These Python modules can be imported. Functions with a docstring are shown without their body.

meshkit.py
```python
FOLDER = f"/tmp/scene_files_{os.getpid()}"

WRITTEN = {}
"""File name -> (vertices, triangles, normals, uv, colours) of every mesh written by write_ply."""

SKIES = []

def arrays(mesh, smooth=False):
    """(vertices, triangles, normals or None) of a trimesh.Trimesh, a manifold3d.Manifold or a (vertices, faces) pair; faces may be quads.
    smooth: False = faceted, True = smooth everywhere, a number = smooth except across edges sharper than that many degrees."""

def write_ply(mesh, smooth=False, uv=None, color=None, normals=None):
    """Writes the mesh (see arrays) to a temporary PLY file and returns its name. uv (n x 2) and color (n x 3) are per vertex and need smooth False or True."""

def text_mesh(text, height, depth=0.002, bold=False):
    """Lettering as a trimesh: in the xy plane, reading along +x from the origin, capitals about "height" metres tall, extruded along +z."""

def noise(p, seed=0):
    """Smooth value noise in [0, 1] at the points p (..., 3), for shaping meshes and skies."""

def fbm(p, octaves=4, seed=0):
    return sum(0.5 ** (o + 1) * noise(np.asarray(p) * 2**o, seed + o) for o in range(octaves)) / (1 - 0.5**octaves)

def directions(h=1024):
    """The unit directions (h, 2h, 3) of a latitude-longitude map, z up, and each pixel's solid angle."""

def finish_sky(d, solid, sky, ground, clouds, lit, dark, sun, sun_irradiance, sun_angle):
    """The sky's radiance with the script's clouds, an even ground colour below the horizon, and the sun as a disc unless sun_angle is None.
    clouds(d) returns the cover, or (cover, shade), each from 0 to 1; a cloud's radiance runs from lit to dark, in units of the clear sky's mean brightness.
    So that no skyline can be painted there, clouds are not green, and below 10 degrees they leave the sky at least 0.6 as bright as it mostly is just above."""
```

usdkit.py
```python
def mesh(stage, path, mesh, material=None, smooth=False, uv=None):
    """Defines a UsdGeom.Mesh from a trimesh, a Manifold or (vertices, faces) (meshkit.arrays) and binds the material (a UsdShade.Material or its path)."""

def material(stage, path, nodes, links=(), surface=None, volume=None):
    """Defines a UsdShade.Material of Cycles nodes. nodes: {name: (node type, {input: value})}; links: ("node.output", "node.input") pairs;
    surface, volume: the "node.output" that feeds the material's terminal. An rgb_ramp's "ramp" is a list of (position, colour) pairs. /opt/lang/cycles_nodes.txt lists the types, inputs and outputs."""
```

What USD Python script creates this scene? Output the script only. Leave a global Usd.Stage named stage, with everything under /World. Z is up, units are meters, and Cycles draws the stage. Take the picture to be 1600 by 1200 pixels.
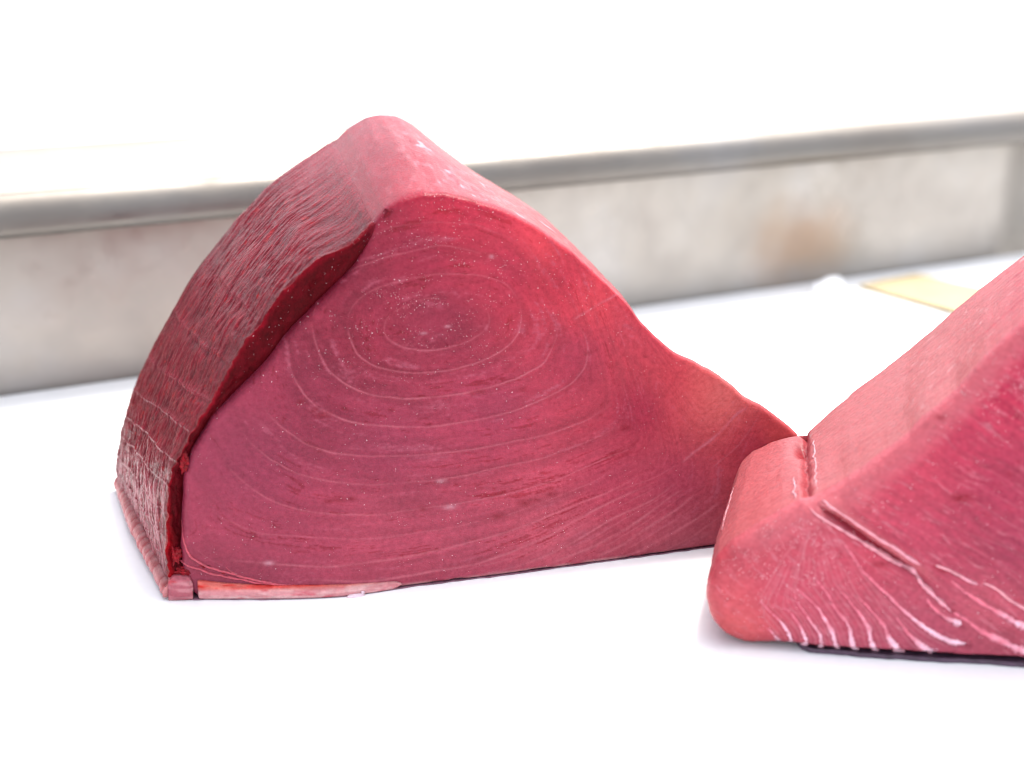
import math
import numpy as np
import shapely
from scipy.interpolate import LinearNDInterpolator, NearestNDInterpolator, interp1d
from scipy.ndimage import gaussian_filter, gaussian_filter1d, map_coordinates
from scipy.spatial import Delaunay, cKDTree
import trimesh
import meshkit
import usdkit
from pxr import Gf, Sdf, Usd, UsdGeom, UsdLux, UsdShade, Vt

stage = Usd.Stage.CreateInMemory()
UsdGeom.SetStageUpAxis(stage, UsdGeom.Tokens.z)
UsdGeom.SetStageMetersPerUnit(stage, 1.0)
UsdGeom.Xform.Define(stage, "/World")
UsdGeom.Scope.Define(stage, "/World/Looks")
mat = lambda n, *a, **k: usdkit.material(stage, "/World/Looks/" + n, *a, **k)

# ------------------------------------------------------------------ camera, sky, sun, exposure
PITCH = math.atan(725 / 2200)
cam = UsdGeom.Camera.Define(stage, "/World/camera")
cam.AddTranslateOp().Set(Gf.Vec3d(0, 0, 0.25))
cam.AddRotateXOp().Set(90 - math.degrees(PITCH))
cam.CreateHorizontalApertureAttr(36.0)
cam.CreateVerticalApertureAttr(27.0)
cam.CreateFocalLengthAttr(36.0 * 2200 / 1600)
cam.CreateClippingRangeAttr(Gf.Vec2f(0.01, 200))
cam.CreateFStopAttr(5.6)
cam.CreateFocusDistanceAttr(0.57)
cam.CreateExposureAttr(1.55)

SUN_EL, SUN_AZ = math.radians(66), math.radians(40)          # azimuth from +y towards +x
sd = np.array([math.cos(SUN_EL) * math.sin(SUN_AZ), math.cos(SUN_EL) * math.cos(SUN_AZ), math.sin(SUN_EL)])
sun = UsdLux.DistantLight.Define(stage, "/World/sun")
sun.CreateIntensityAttr(0.4)
sun.CreateAngleAttr(10.0)
sun.CreateNormalizeAttr(True)
sun.CreateColorAttr(Gf.Vec3f(1.0, 0.95, 0.87))
sun.AddTransformOp().Set(Gf.Matrix4d().SetRotate(Gf.Rotation(Gf.Vec3d(0, 0, 1), Gf.Vec3d(*map(float, sd)))))
sky = UsdLux.DomeLight.Define(stage, "/World/sky")
sky.CreateIntensityAttr(1.0)
skm = mat("sky_look", {"s": ("sky_texture", {"sky_type": "single_scattering", "sun_disc": False, "sun_elevation": SUN_EL, "sun_rotation": SUN_AZ, "aerosol_density": 3.0}),
                       "h": ("hsv", {"saturation": 0.35, "value": 1.0}),
                       "b": ("background_shader", {"strength": 0.15})},
          [("s.color", "h.color"), ("h.color", "b.color")], surface="b.background")
UsdShade.MaterialBindingAPI.Apply(sky.GetPrim()).Bind(skm)
sky.GetPrim().SetCustomDataByKey("kind", "structure")

DATA = {'bow': [[0.0,8.5,18.2,37.6,52.1,68.1,82.1,95.0,123.5,155.8,189.1,222.2,246.5],[0.0,2.4,4.5,8.7,11.2,13.0,11.0,9.5,8.4,5.8,3.1,0.0,0.0]],
'frameL': [[-0.13273,0.49229,0.0],[0.97752,0.21087,0.0],[-0.01838,0.0852,0.99619],[-0.21087,0.97752,0.0]],
'frameR': [[0.08413,0.45153,0.0],[0.99302,-0.11792,0.0],[0.01845,0.15534,0.98769],[0.11792,0.99302,0.0]],
'Lf': [[6.0,5.7],[5.8,20.0],[7.1,35.3],[9.1,50.5],[12.6,59.1],[20.5,71.6],[27.3,77.9],[35.2,84.8],[42.7,91.9],[50.7,101.7],[61.1,111.3],[69.9,119.0],[77.0,126.2],[82.0,134.5],[85.5,142.3],[90.0,147.4],[96.7,151.0],[104.1,152.6],[113.8,152.0],[123.6,149.4],[131.0,146.9],[139.7,143.2],[148.5,137.9],[154.8,133.4],[161.1,128.6],[171.4,119.2],[179.7,111.2],[185.8,105.0],[190.5,97.8],[197.7,90.8],[204.5,84.6],[212.7,80.4],[221.1,75.5],[229.5,69.3],[235.1,63.8],[242.2,60.0],[249.3,54.6],[259.5,45.9],[263,28],[257,8],[246,0.4],[222.2,0.4],[189.1,0.4],[155.8,0.4],[123.5,0.4],[95.0,0.4],[71.9,0.4],[52.1,0.4],[37.6,0.4],[20.6,0.4],[10.9,0.4]],
'Lb': [[-16.3,1.5],[-17.9,2.4],[-18.1,8.3],[-16.1,18.2],[-14.3,27.2],[-9.3,41.1],[-4.4,52.2],[2.2,65.2],[11.2,80.9],[21.3,95.1],[35.4,111.8],[51.1,127.1],[63.2,138.1],[73.7,147.7],[81.9,155.5],[88.8,161.8],[96.2,165.9],[102.6,167.1],[111.3,166.0],[119.9,160.6],[130.8,151.1],[145.5,140.0],[163.4,129.0],[178.7,118.2],[190.3,105.6],[201.9,92.8],[211.4,81.4],[216.9,71.7],[222.7,61.9],[229.9,52.6],[235.8,44.2],[244.1,37.2],[252.5,30.1],[258.0,21.4],[258.0,14.1],[258.0,7.0],[258.0,1.5],[258.0,1.5],[236,22],[232,8],[226,1.5],[177.536,1.5],[148.408,1.5],[119.10400000000001,1.5],[90.68,1.5],[65.6,1.5],[45.272000000000006,1.5],[27.848,1.5],[15.088000000000001,1.5],[0.1280000000000001,1.5],[-8.408,1.5]],
'Ld': 117.0,
'crest': [[-0.2,7.4],[0.1,13.9],[0.3,23.8],[1.0,32.9],[2.2,43.6],[5.0,53.1],[9.1,59.8],[14.4,68.2],[18.9,74.9],[23.5,80.3],[26.7,86.7],[29.4,91.5],[34.1,99.0],[39.3,105.0],[42.3,107.7],[47.3,115.6],[55.0,122.2],[61.3,128.0],[70.7,135.0],[78.4,140.0],[84.6,145.7],[89.9,149.3]],
'groove': [[8.9,5.5],[6.7,12.2],[6.2,22.5],[6.6,31.5],[7.4,42.5],[9.2,51.0],[11.8,57.9],[16.3,64.4],[21.7,71.8],[27.3,77.9],[31.1,81.6],[35.2,84.8],[39.4,88.7],[45.8,95.6],[50.7,101.7],[56.0,106.5],[61.1,111.3],[67.4,116.7],[73.8,123.0],[78.8,128.8],[84.7,141.4],[91.7,148.1]],
'sback': [[-23.4,-0.9],[-24.3,2.5],[-25.1,6.3],[-25.4,9.4],[-24.4,15.5],[-22.6,23.0],[-20.6,30.4],[-18.1,37.8],[-15.5,45.1],[-11.8,53.0],[-7.8,60.2],[-2.9,68.8],[3.2,78.8],[9.9,89.6],[15.3,98.0],[26.0,110.6],[37.3,123.1],[50.3,136.1],[63.8,147.4],[77.2,158.0],[87.6,164.8],[95.2,166.9]],
'Lr': [[2.2,0.8,[[89.9,107.4],[87.5,103.9],[86.8,101.0],[88.7,97.4],[94.7,93.9],[102.3,92.4],[111.9,92.8],[119.8,94.8],[126.2,98.1],[129.2,102.7],[127.3,107.5]]],[2,0.35,[[89.9,107.4],[93.9,109.4],[100.2,111.8],[110.2,113.0]]],[2.2,0.9,[[73.1,104.5],[74.2,98.4],[76.8,92.1],[82.7,87.8],[91.3,84.9],[101.9,83.5],[113.8,84.2],[124.3,86.5],[133.9,90.6],[139.7,95.8],[141.7,102.0],[140.8,109.8]]],[2,0.45,[[73.1,104.5],[75.1,110.7],[81.9,116.2],[89.6,118.7],[99.0,120.9],[109.7,121.6],[120.7,121.1],[130.2,119.1],[136.4,116.3],[140.8,109.8]]],[2.4,0.9,[[60.1,106.7],[60.3,101.9],[61.9,95.2],[65.1,87.5],[71.8,81.0],[81.4,76.8],[92.3,74.4],[103.3,73.9],[116.0,74.5],[127.0,76.2],[139.2,79.1],[150.0,84.0],[155.2,93.3],[156.1,99.6]]],[2,0.55,[[72.3,122.8],[79.2,126.1],[90.0,129.5],[100.9,131.2],[110.1,132.9],[114.5,132.2],[128.1,128.1]]],[1.6,0.3,[[60.1,106.7],[63.8,116.2],[72.3,122.8]]],[2.4,0.85,[[50.4,92.7],[50.9,88.3],[54.9,79.3],[61.3,72.6],[70.1,68.1],[79.3,65.4],[91.7,63.5],[102.8,62.6],[112.9,63.1],[126.6,64.3],[138.8,66.4],[151.2,71.1],[161.3,75.2],[167.2,81.2],[168.1,87.6],[167.4,93.3],[163.4,100.7]]],[1.8,0.35,[[77.9,135.4],[81.4,136.7],[90.5,140.2],[105.9,141.7],[123.4,140.2],[138.3,134.1]]],[2.4,0.75,[[38.7,77.5],[41.5,72.3],[46.7,66.4],[55.7,59.3],[66.7,55.4],[80.7,53.1],[94.2,52.0],[106.9,52.0],[121.5,52.3],[132.7,53.4],[149.2,55.5],[166.9,59.7],[178.8,66.1]]],[2.2,0.7,[[29.8,68.2],[34.6,61.3],[40.5,55.4],[49.5,49.5],[58.5,46.1],[66.5,44.4],[78.1,42.4],[90.6,41.6],[105.6,41.4],[117.7,42.4],[125.8,43.7],[149.0,46.4],[167.8,51.3],[184.1,57.7]]],[2.2,0.7,[[23.2,57.4],[27.4,49.7],[34.2,43.2],[41.4,38.2],[53.2,34.0],[67.0,32.0],[81.4,30.1],[93.2,30.7],[105.2,31.0],[114.9,31.4],[135.4,33.5],[154.1,36.8],[175.8,43.9],[192.2,49.0]]],[2.0,0.5,[[16.2,42.6],[19.9,33.7],[34.4,26.3],[61.8,23.1],[76.9,21.4],[84.7,20.9],[100.9,21.5],[113.0,22.3],[135.1,25.2],[162.0,32.0],[183.9,39.7]]],[2.4,0.7,[[21.4,16.1],[32.4,15.0],[52.9,12.7],[64.6,12.1],[76.4,11.9],[92.2,12.3],[105.1,13.6],[120.8,15.9],[137.2,18.7],[154.3,23.6],[175.6,29.3],[192.2,36.2]]],[2.6,0.8,[[52.6,7.7],[76.0,4.7],[88.0,4.5],[103.2,5.4],[120.4,6.3],[136.9,10.1],[149.7,14.3],[160.6,18.9],[176.6,25.2],[189.4,29.4],[200.5,33.1]]],[2.6,0.7,[[118.3,1.6],[134.3,2.8],[147.8,5.8],[161.5,10.5],[176.5,17.9],[194.1,23.8],[206.7,30.8]]],[3.2,0.9,[[147.7,1.9],[170.5,7.8],[185.6,14.4],[198.6,22.2],[209.0,27.8]]],[3.6,0.9,[[169.6,2.5],[182.2,6.9],[194.0,13.4],[205.6,18.9],[214.7,25.0]]],[3,0.7,[[177.9,0.4],[189.2,2.7],[203.4,8.9],[217.7,15.2],[226.1,21.0]]],[2.4,0.5,[[194.8,0.3],[209.1,4.8],[222.1,11.6],[231.8,19.2]]],[4.5,1.0,[[236.0,59.9],[231.1,57.6],[228.9,54.5],[222.1,48.2],[212.5,42.3],[206.7,38.2]]],[2.5,0.5,[[206.7,38.2],[194.9,33.2],[178.3,29.0]]],[2.5,0.45,[[241.7,57.1],[237.4,50.0],[231.3,42.8],[220.3,34.1]]],[3.2,0.8,[[161.5,100.3],[167.3,103.5],[172.6,106.0],[177.9,108.5],[183.4,111.0]]],[1.5,0.4,[[157.1,52.2],[161.2,56.5],[166.6,59.2],[167.9,56.0]]],[1.4,0.4,[[10.0,22.5],[14.5,17.3],[21.5,13.3],[28.4,8.2],[40.3,5.7]]]],
'Lspot': [[183.5,55.7,2.2],[167.9,87.1,1.3],[191.8,83.9,1.0],[140.5,29.0,2.6],[144.5,29.7,2],[151.8,31.3,2.2],[129.8,24.7,2],[66.6,37.5,2.4],[62.9,37.4,2],[71.6,37.7,1.6],[88.8,70.5,1.5],[123.9,74.9,2],[121.3,74.6,2],[141.4,74.4,2],[62.4,70.6,2.5],[58.9,72.3,2],[54.3,76.0,1.5],[99.0,30.6,1.6],[152.8,90.9,1.5],[182.7,55.2,1.5]],
'Lwhite': [[130.1,127.3,1.3],[107.1,40.8,1.5],[110.0,30.3,1.8],[38.4,14.4,1.6],[112.2,101.2,1.0],[102.6,99.1,1.0]],
'Rf': [[-0.0,0.7],[-7.0,3.2],[-12.5,8.6],[-14.8,16.4],[-14.0,23.6],[-11.6,30.9],[-6.2,37.6],[2.5,44.6],[11.1,50.8],[17.6,54.9],[20.9,55.3],[23.9,56.8],[30.6,61.0],[37.9,67.1],[46.2,73.6],[53.4,80.3],[58.4,86.6],[63.5,91.3],[68.5,96.0],[74.3,104.6],[80.2,111.9],[88.0,120.1],[103.5,136.2],[115.1,145.1],[125.3,146.4],[134.1,139.2],[141.4,58.3],[146.5,1.2],[131.6,3.0],[114.4,3.0],[96.9,3.0],[83.8,3.0],[70.7,3.0],[57.4,3.0],[46.2,3.0],[35.1,3.0],[26.1,3.0],[15.8,3.0],[7.9,1.2]],
'Rb': [[10.3,1.5],[2.4,1.5],[-1.4,20.8],[-2.6,30.1],[-2.4,36.3],[-0.2,40.9],[4.0,45.5],[11.2,48.6],[17.5,50.7],[23.1,52.0],[25.7,52.8],[28.2,55.0],[35.8,61.9],[45.6,68.6],[57.3,76.6],[66.6,82.6],[73.2,88.7],[78.7,94.1],[84.2,99.8],[92.3,107.4],[100.6,114.7],[110.8,123.8],[130.6,140.9],[147.0,150.2],[159.1,151.7],[169.7,141.9],[149.4,58.3],[154.5,1.2],[139.6,3.0],[122.4,3.0],[104.9,3.0],[91.8,3.0],[78.7,3.0],[65.4,3.0],[54.2,3.0],[43.1,3.0],[34.1,3.0],[23.8,3.0],[15.9,1.2]],
'Rd': [75.0,75.0,75.0,75.0,75.0,77.0,78.0,80.0,80.0,80.0,81.0,82.0,85.0,90.0,95.0,100.0,100.0,100.0,100.0,100.0,100.0,100.0,100.0,100.0,100.0,100.0,100.0,100.0,100.0,100.0,100.0,100.0,95.0,90.0,85.0,80.0,78.0,76.0,75.0],
'Rs': [[3,13,[[68.8,30.7],[73.2,27.3],[78.9,23.6],[84.6,20.4],[90.2,17.7],[96.3,14.5],[104.9,10.4]]],[5,14,[[70.9,18.9],[75.5,16.4],[80.8,12.5],[85.3,10.4],[91.0,7.9],[97.0,5.4],[105.4,3.4]]],[3,8,[[61.4,23.8],[63.1,21.5],[65.0,19.3],[69.6,16.0],[75.2,14.0]]],[2.2,7.5,[[31.5,43.2],[40.0,31.3],[47.4,24.7],[54.4,18.7],[59.8,14.3],[66.0,10.4],[71.2,7.9],[77.8,7.6]]],[3,11,[[51.2,16.6],[54.4,12.8],[57.9,8.7],[61.9,5.4],[66.5,3.1]]],[2,11,[[38.2,23.0],[44.1,16.9],[48.1,12.9],[49.3,8.9],[52.6,4.9],[55.1,0.7]]],[1.8,9,[[29.0,28.3],[34.3,22.3],[39.7,16.0],[43.1,11.4],[43.6,7.4],[45.4,3.2],[47.6,-0.2]]],[1.8,8,[[22.3,29.6],[27.0,24.2],[30.7,17.8],[36.0,11.7],[36.9,6.3],[38.7,2.4],[40.0,-0.7]]],[1.8,7,[[15.1,25.7],[20.4,21.7],[24.4,18.2],[27.6,13.6],[30.1,9.0],[31.9,4.3],[33.3,-0.1]]],[1.6,6.5,[[15.9,23.4],[17.2,19.4],[22.0,13.0],[26.1,7.6],[26.5,4.0],[26.5,0.4]]],[1.6,7,[[11.2,17.4],[15.6,15.1],[18.7,10.7],[20.7,7.0],[21.3,4.2],[20.8,1.3]]],[1.6,6,[[3.2,19.8],[7.9,14.9],[12.6,10.8],[15.5,6.9],[16.2,3.9],[16.2,1.9]]],[1.4,5.5,[[5.2,10.4],[8.7,7.7],[10.7,5.2],[11.9,2.6]]]],
'Rm': [[4,7,[[23.7,56.3],[26.7,55.1],[34.5,50.3],[41.3,46.1],[50.4,40.9],[59.6,34.9]]],[4,8,[[19.2,53.6],[25.6,49.9],[32.5,46.1],[43.9,39.7],[53.0,34.6],[57.5,32.7],[60.0,28.4],[65.8,23.3],[71.4,18.3]]],[4,5,[[63.9,35.6],[69.5,33.6],[75.6,30.4],[79.7,28.8]]],[4,6,[[80.4,30.0],[85.6,27.9],[89.7,24.7],[95.8,21.3],[104.4,17.4]]]],
'Rr': [[1.6,0.5,[[28.1,45.9],[38.5,37.1],[47.7,30.5],[51.2,27.9],[60.2,25.4]]],[1.6,0.5,[[25.8,46.9],[32.9,37.9],[39.0,28.9],[47.3,18.8]]],[1.6,0.45,[[24.8,45.7],[28.5,37.7],[35.6,29.9],[42.7,22.0]]],[1.5,0.35,[[21.4,45.5],[24.1,36.3],[32.5,26.2]]],[1.5,0.4,[[24.6,28.1],[25.4,32.9],[24.6,36.3]]],[1.8,0.6,[[21.3,26.7],[23.5,26.4],[25.1,25.8]]],[1.5,0.4,[[-6.8,9.7],[-0.4,8.2],[3.8,6.2],[6.0,4.0]]],[1.5,0.35,[[-1.4,6.4],[3.2,4.8],[6.7,2.6]]],[1.6,0.45,[[75.4,59.2],[82.1,55.4],[87.7,51.8],[94.4,48.7]]],[1.5,0.4,[[63.2,47.1],[74.3,43.1],[85.6,37.2],[95.7,32.0]]],[1.5,0.35,[[49.8,51.6],[63.3,44.8],[72.3,40.0],[83.7,32.5]]],[1.5,0.3,[[58.3,54.3],[71.8,48.0],[85.1,44.1],[95.0,40.5]]],[1.5,0.3,[[66.0,69.5],[77.2,64.3],[93.9,56.0]]],[1.5,0.3,[[60.2,59.0],[75.8,52.4],[94.7,45.1]]],[1.4,0.3,[[63.4,77.3],[76.6,72.2],[93.4,62.8]]],[1.4,0.3,[[78.8,41.5],[87.9,35.0],[95.9,28.5]]]],
'Rspot': [[71.6,60.0,2.8],[70.4,59.4,2],[73.1,60.5,2],[40.1,55.7,1.0],[62.7,87.4,1.3],[88.2,89.6,1.5],[70.9,18.9,1.2],[65.1,34.7,1.4],[67.3,33.2,1.4],[45.9,35.1,2.0],[44.6,34.6,2]],
'Rcrease': [[21.4,54.8],[27.7,52.1],[34.6,47.8],[41.5,43.0],[49.5,38.1],[57.5,32.9],[65.7,25.7],[73.8,18.4],[85.1,13.9],[96.3,9.9],[118.4,4.1]],
'fat': [[11,0.4],[11,8.2],[22,6.8],[34,6.0],[46,5.6],[58,5.2],[70,4.6],[80,3.9],[87,3.4],[90,2.0],[86,0.5],[60,0.4],[30,0.4]],
'corner': [[-0.5,-0.2],[-0.2,7.4],[2.0,10.3],[8.2,9.9],[9.4,6.5],[9.0,0.3]],
'strand': [[3.4,[[6.8,31.5],[6.8,23.8],[8.8,17.9],[14.3,13.7],[21.3,11.3],[33.2,7.6],[50.0,4.5]]],[3.6,[[2.4,16.8],[8.2,13.8],[15.3,10.9],[23.6,9.0],[37.9,5.8]]],[3,[[22.0,13.3],[26.5,9.4],[38.0,6.3],[62.1,3.3]]],[6,[[66.9,0.3],[70.6,0.6],[73.4,-0.1],[74.5,1.0],[72.5,2.0]]]],
'pocket': [],
'torn': [[9.2,55.0,1.5,3.6,0.4],[3.5,17.9,1.8,3.0,0.2],[5.9,11.1,3.4,1.6,0.2],[13.8,13.7,3.6,1.2,0.3],[21.3,11.3,3,0.9,0.4]],
'tears': [[4,[[96.3,14.5],[96.4,13.4]]]],
'Lcol': [[109.7,101.4,156,52,76],[77.5,100.8,150,48,70],[56.8,77.8,154,56,80],[36.1,54.3,160,64,90],[85.1,55.9,170,68,94],[83.5,26.0,186,80,102],[38.8,19.4,172,70,94],[126.2,67.7,174,66,92],[163.1,85.4,180,62,86],[100.9,131.4,160,46,72],[78.6,122.7,142,40,64],[138.1,122.2,182,52,78],[113.6,145.5,198,52,76],[158.4,116.1,205,58,80],[171.3,110.4,232,80,92],[150.9,131.5,232,78,90],[189.6,62.6,172,50,76],[205.9,74.5,214,74,88],[225.3,67.2,240,128,122],[215.6,73.8,236,112,110],[192.4,88.6,215,76,92],[175.6,32.0,190,76,98],[156.1,12.8,204,96,114],[203.3,29.0,196,82,104],[206.3,6.6,202,100,116],[239.8,42.1,190,66,84],[251.0,46.8,222,90,90],[113.5,9.9,192,84,106]],
'Rcol': [[78.9,100.4,208,58,92],[69.8,77.6,200,66,96],[83.6,64.6,184,64,94],[89.5,42.0,180,70,98],[59.0,77.1,216,80,104],[49.1,63.0,212,80,104],[33.9,60.0,226,110,122],[54.3,49.5,200,78,104],[72.0,45.7,188,72,98],[82.4,20.8,206,102,118],[39.5,39.4,212,84,106],[28.7,34.2,216,92,112],[14.8,45.2,220,100,116],[1.8,35.1,222,98,112],[-6.6,20.5,226,104,112],[-3.7,7.5,228,108,108],[13.6,24.0,210,86,108],[29.5,20.1,206,90,112],[30.2,5.9,208,100,120],[52.2,12.0,204,98,118],[63.5,7.9,196,92,114]]}

# ------------------------------------------------------------------ helpers
ALBEDO = np.array([0.38, 0.305, 0.325])       # from the tones read off the photograph to reflectance
used = {}
def path(name, parent="/World"):
    k = (parent, name); n = used.get(k, 0); used[k] = n + 1
    return f"{parent}/{name}" + (f"_{n:03d}" if n else "")

def tag(prim, label=None, cat=None, group=None, kind=None):
    for k, v in (("label", label), ("category", cat), ("group", group), ("kind", kind)):
        if v:
            prim.SetCustomDataByKey(k, v)

def thing(name, label, cat):
    x = UsdGeom.Xform.Define(stage, path(name)); tag(x.GetPrim(), label, cat)
    return str(x.GetPath())

def put(name, mesh, material, parent="/World", smooth=True, tone=None, wet=None, **t):
    m = usdkit.mesh(stage, path(name, parent), mesh, material, smooth=smooth)
    if tone is not None:
        UsdGeom.PrimvarsAPI(m).CreatePrimvar("tone", Sdf.ValueTypeNames.Color3fArray, "vertex").Set(Vt.Vec3fArray.FromNumpy(np.asarray(tone * ALBEDO, np.float32)))
    tag(m.GetPrim(), **t)
    return m

def lin(c):
    c = np.asarray(c, float) / 255
    return np.where(c <= 0.04045, c / 12.92, ((c + 0.055) / 1.055) ** 2.4)

def fbm(u, v, su, sv, seed=0, octaves=4, w=0.0):
    p = np.stack(np.broadcast_arrays(np.asarray(u) / su, np.asarray(v) / sv, np.asarray(w) + 7.3 * seed), -1)
    return meshkit.fbm(p + 1000, octaves, seed) * 2 - 1

def sstep(x, a, b):
    t = np.clip((x - a) / (b - a), 0, 1); return t * t * (3 - 2 * t)

def grid_faces(nr, nc, wrap=False):
    r = np.arange(nr - 1)[:, None]; c = np.arange(nc if wrap else nc - 1)[None]
    a = r * nc + c; b = r * nc + (c + 1) % nc; d = a + nc; e = b + nc
    return np.vstack([np.stack([a, b, e], -1).reshape(-1, 3), np.stack([a, e, d], -1).reshape(-1, 3)])

def dense(poly, step, extra=(), closed=False, sigma=0.0):
    """A polyline resampled every step mm, its extra columns along with it, corners softened over sigma mm."""
    p = np.asarray(poly, float); cols = np.hstack([p] + [np.asarray(e, float).reshape(len(p), -1) for e in extra])
    if closed:
        cols = np.vstack([cols, cols[:1]])
    s = np.r_[0, np.cumsum(np.maximum(np.linalg.norm(np.diff(cols[:, :2], axis=0), axis=1), 1e-6))]
    n = max(int(round(s[-1] / step)), 4)
    q = interp1d(s, cols, axis=0)(np.linspace(0, s[-1], n + 1))
    if closed:
        q = q[:-1]
    if sigma:
        q = gaussian_filter1d(q, sigma / step, axis=0, mode="wrap" if closed else "nearest")
    return q

def normals(v, f):
    n = np.zeros_like(v); fn = np.cross(v[f[:, 1]] - v[f[:, 0]], v[f[:, 2]] - v[f[:, 0]])
    for k in range(3):
        np.add.at(n, f[:, k], fn)
    return n / np.maximum(np.linalg.norm(n, axis=1, keepdims=True), 1e-20)

class Face:
    """The cut face of a block: u along its foot, v up the cut, w into the block (mm)."""
    def __init__(self, fr, bow=None):
        self.bow = bow                                               # how far the foot of the cut stands forward of its plane
        self.O, self.U, self.V, self.W = (np.array(x) for x in fr)
    def world(self, u, v, w):
        u, v, w = np.broadcast_arrays(np.asarray(u, float), np.asarray(v, float), np.asarray(w, float))
        if self.bow:
            w = w - np.interp(u, *self.bow) * np.clip(1 - np.maximum(v, 0) / 120, 0, 1) ** 1.3 * (1 - sstep(w, 8, 90))
        return self.O + (u[..., None] * self.U + v[..., None] * self.V + w[..., None] * self.W) / 1000

def tones(ctrl, u, v, power=3.0):
    c = np.asarray(ctrl, float); col = lin(c[:, 2:5])
    d2 = (u[:, None] - c[:, 0]) ** 2 + (v[:, None] - c[:, 1]) ** 2 + 60.0
    w = d2 ** (-power / 2)
    return (w[:, :, None] * col).sum(1) / w.sum(1, keepdims=True)

def line_field(curves, u, v):
    """Strength 0..1 of thin lines [(width px, strength, points)] at every (u, v), signed side distance ignored."""
    P, A, Wd = [], [], []
    for i, (w, s, pts) in enumerate(curves):
        q = dense(pts, 0.25, sigma=2.0)
        t = np.linspace(0, 1, len(q))
        q = q[:, :2] + 0.35 * np.stack([fbm(q[:, 0], q[:, 1], 6, 6, i + 3, 3), fbm(q[:, 0], q[:, 1], 6, 6, i + 50, 3)], 1)
        fade = np.minimum(1, np.minimum(t, 1 - t) * 10) * np.clip(0.75 + 0.75 * fbm(q[:, 0], q[:, 1], 9, 9, i, 3), 0.12, 1.25)
        P.append(q); A.append(s * fade); Wd.append(np.full(len(q), w * 0.26 * 0.5))
    P, A, Wd = np.vstack(P), np.concatenate(A), np.concatenate(Wd)
    d, k = cKDTree(P).query(np.stack([u, v], 1), distance_upper_bound=3.0, workers=-1)
    ok = np.isfinite(d); out = np.zeros(len(u)); wide = np.zeros(len(u))
    kk = k[ok]
    out[ok] = A[kk] * np.exp(-(d[ok] / Wd[kk]) ** 2 * 0.9)
    wide[ok] = A[kk] * np.exp(-(d[ok] / 1.6) ** 2)
    return out, wide

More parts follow.
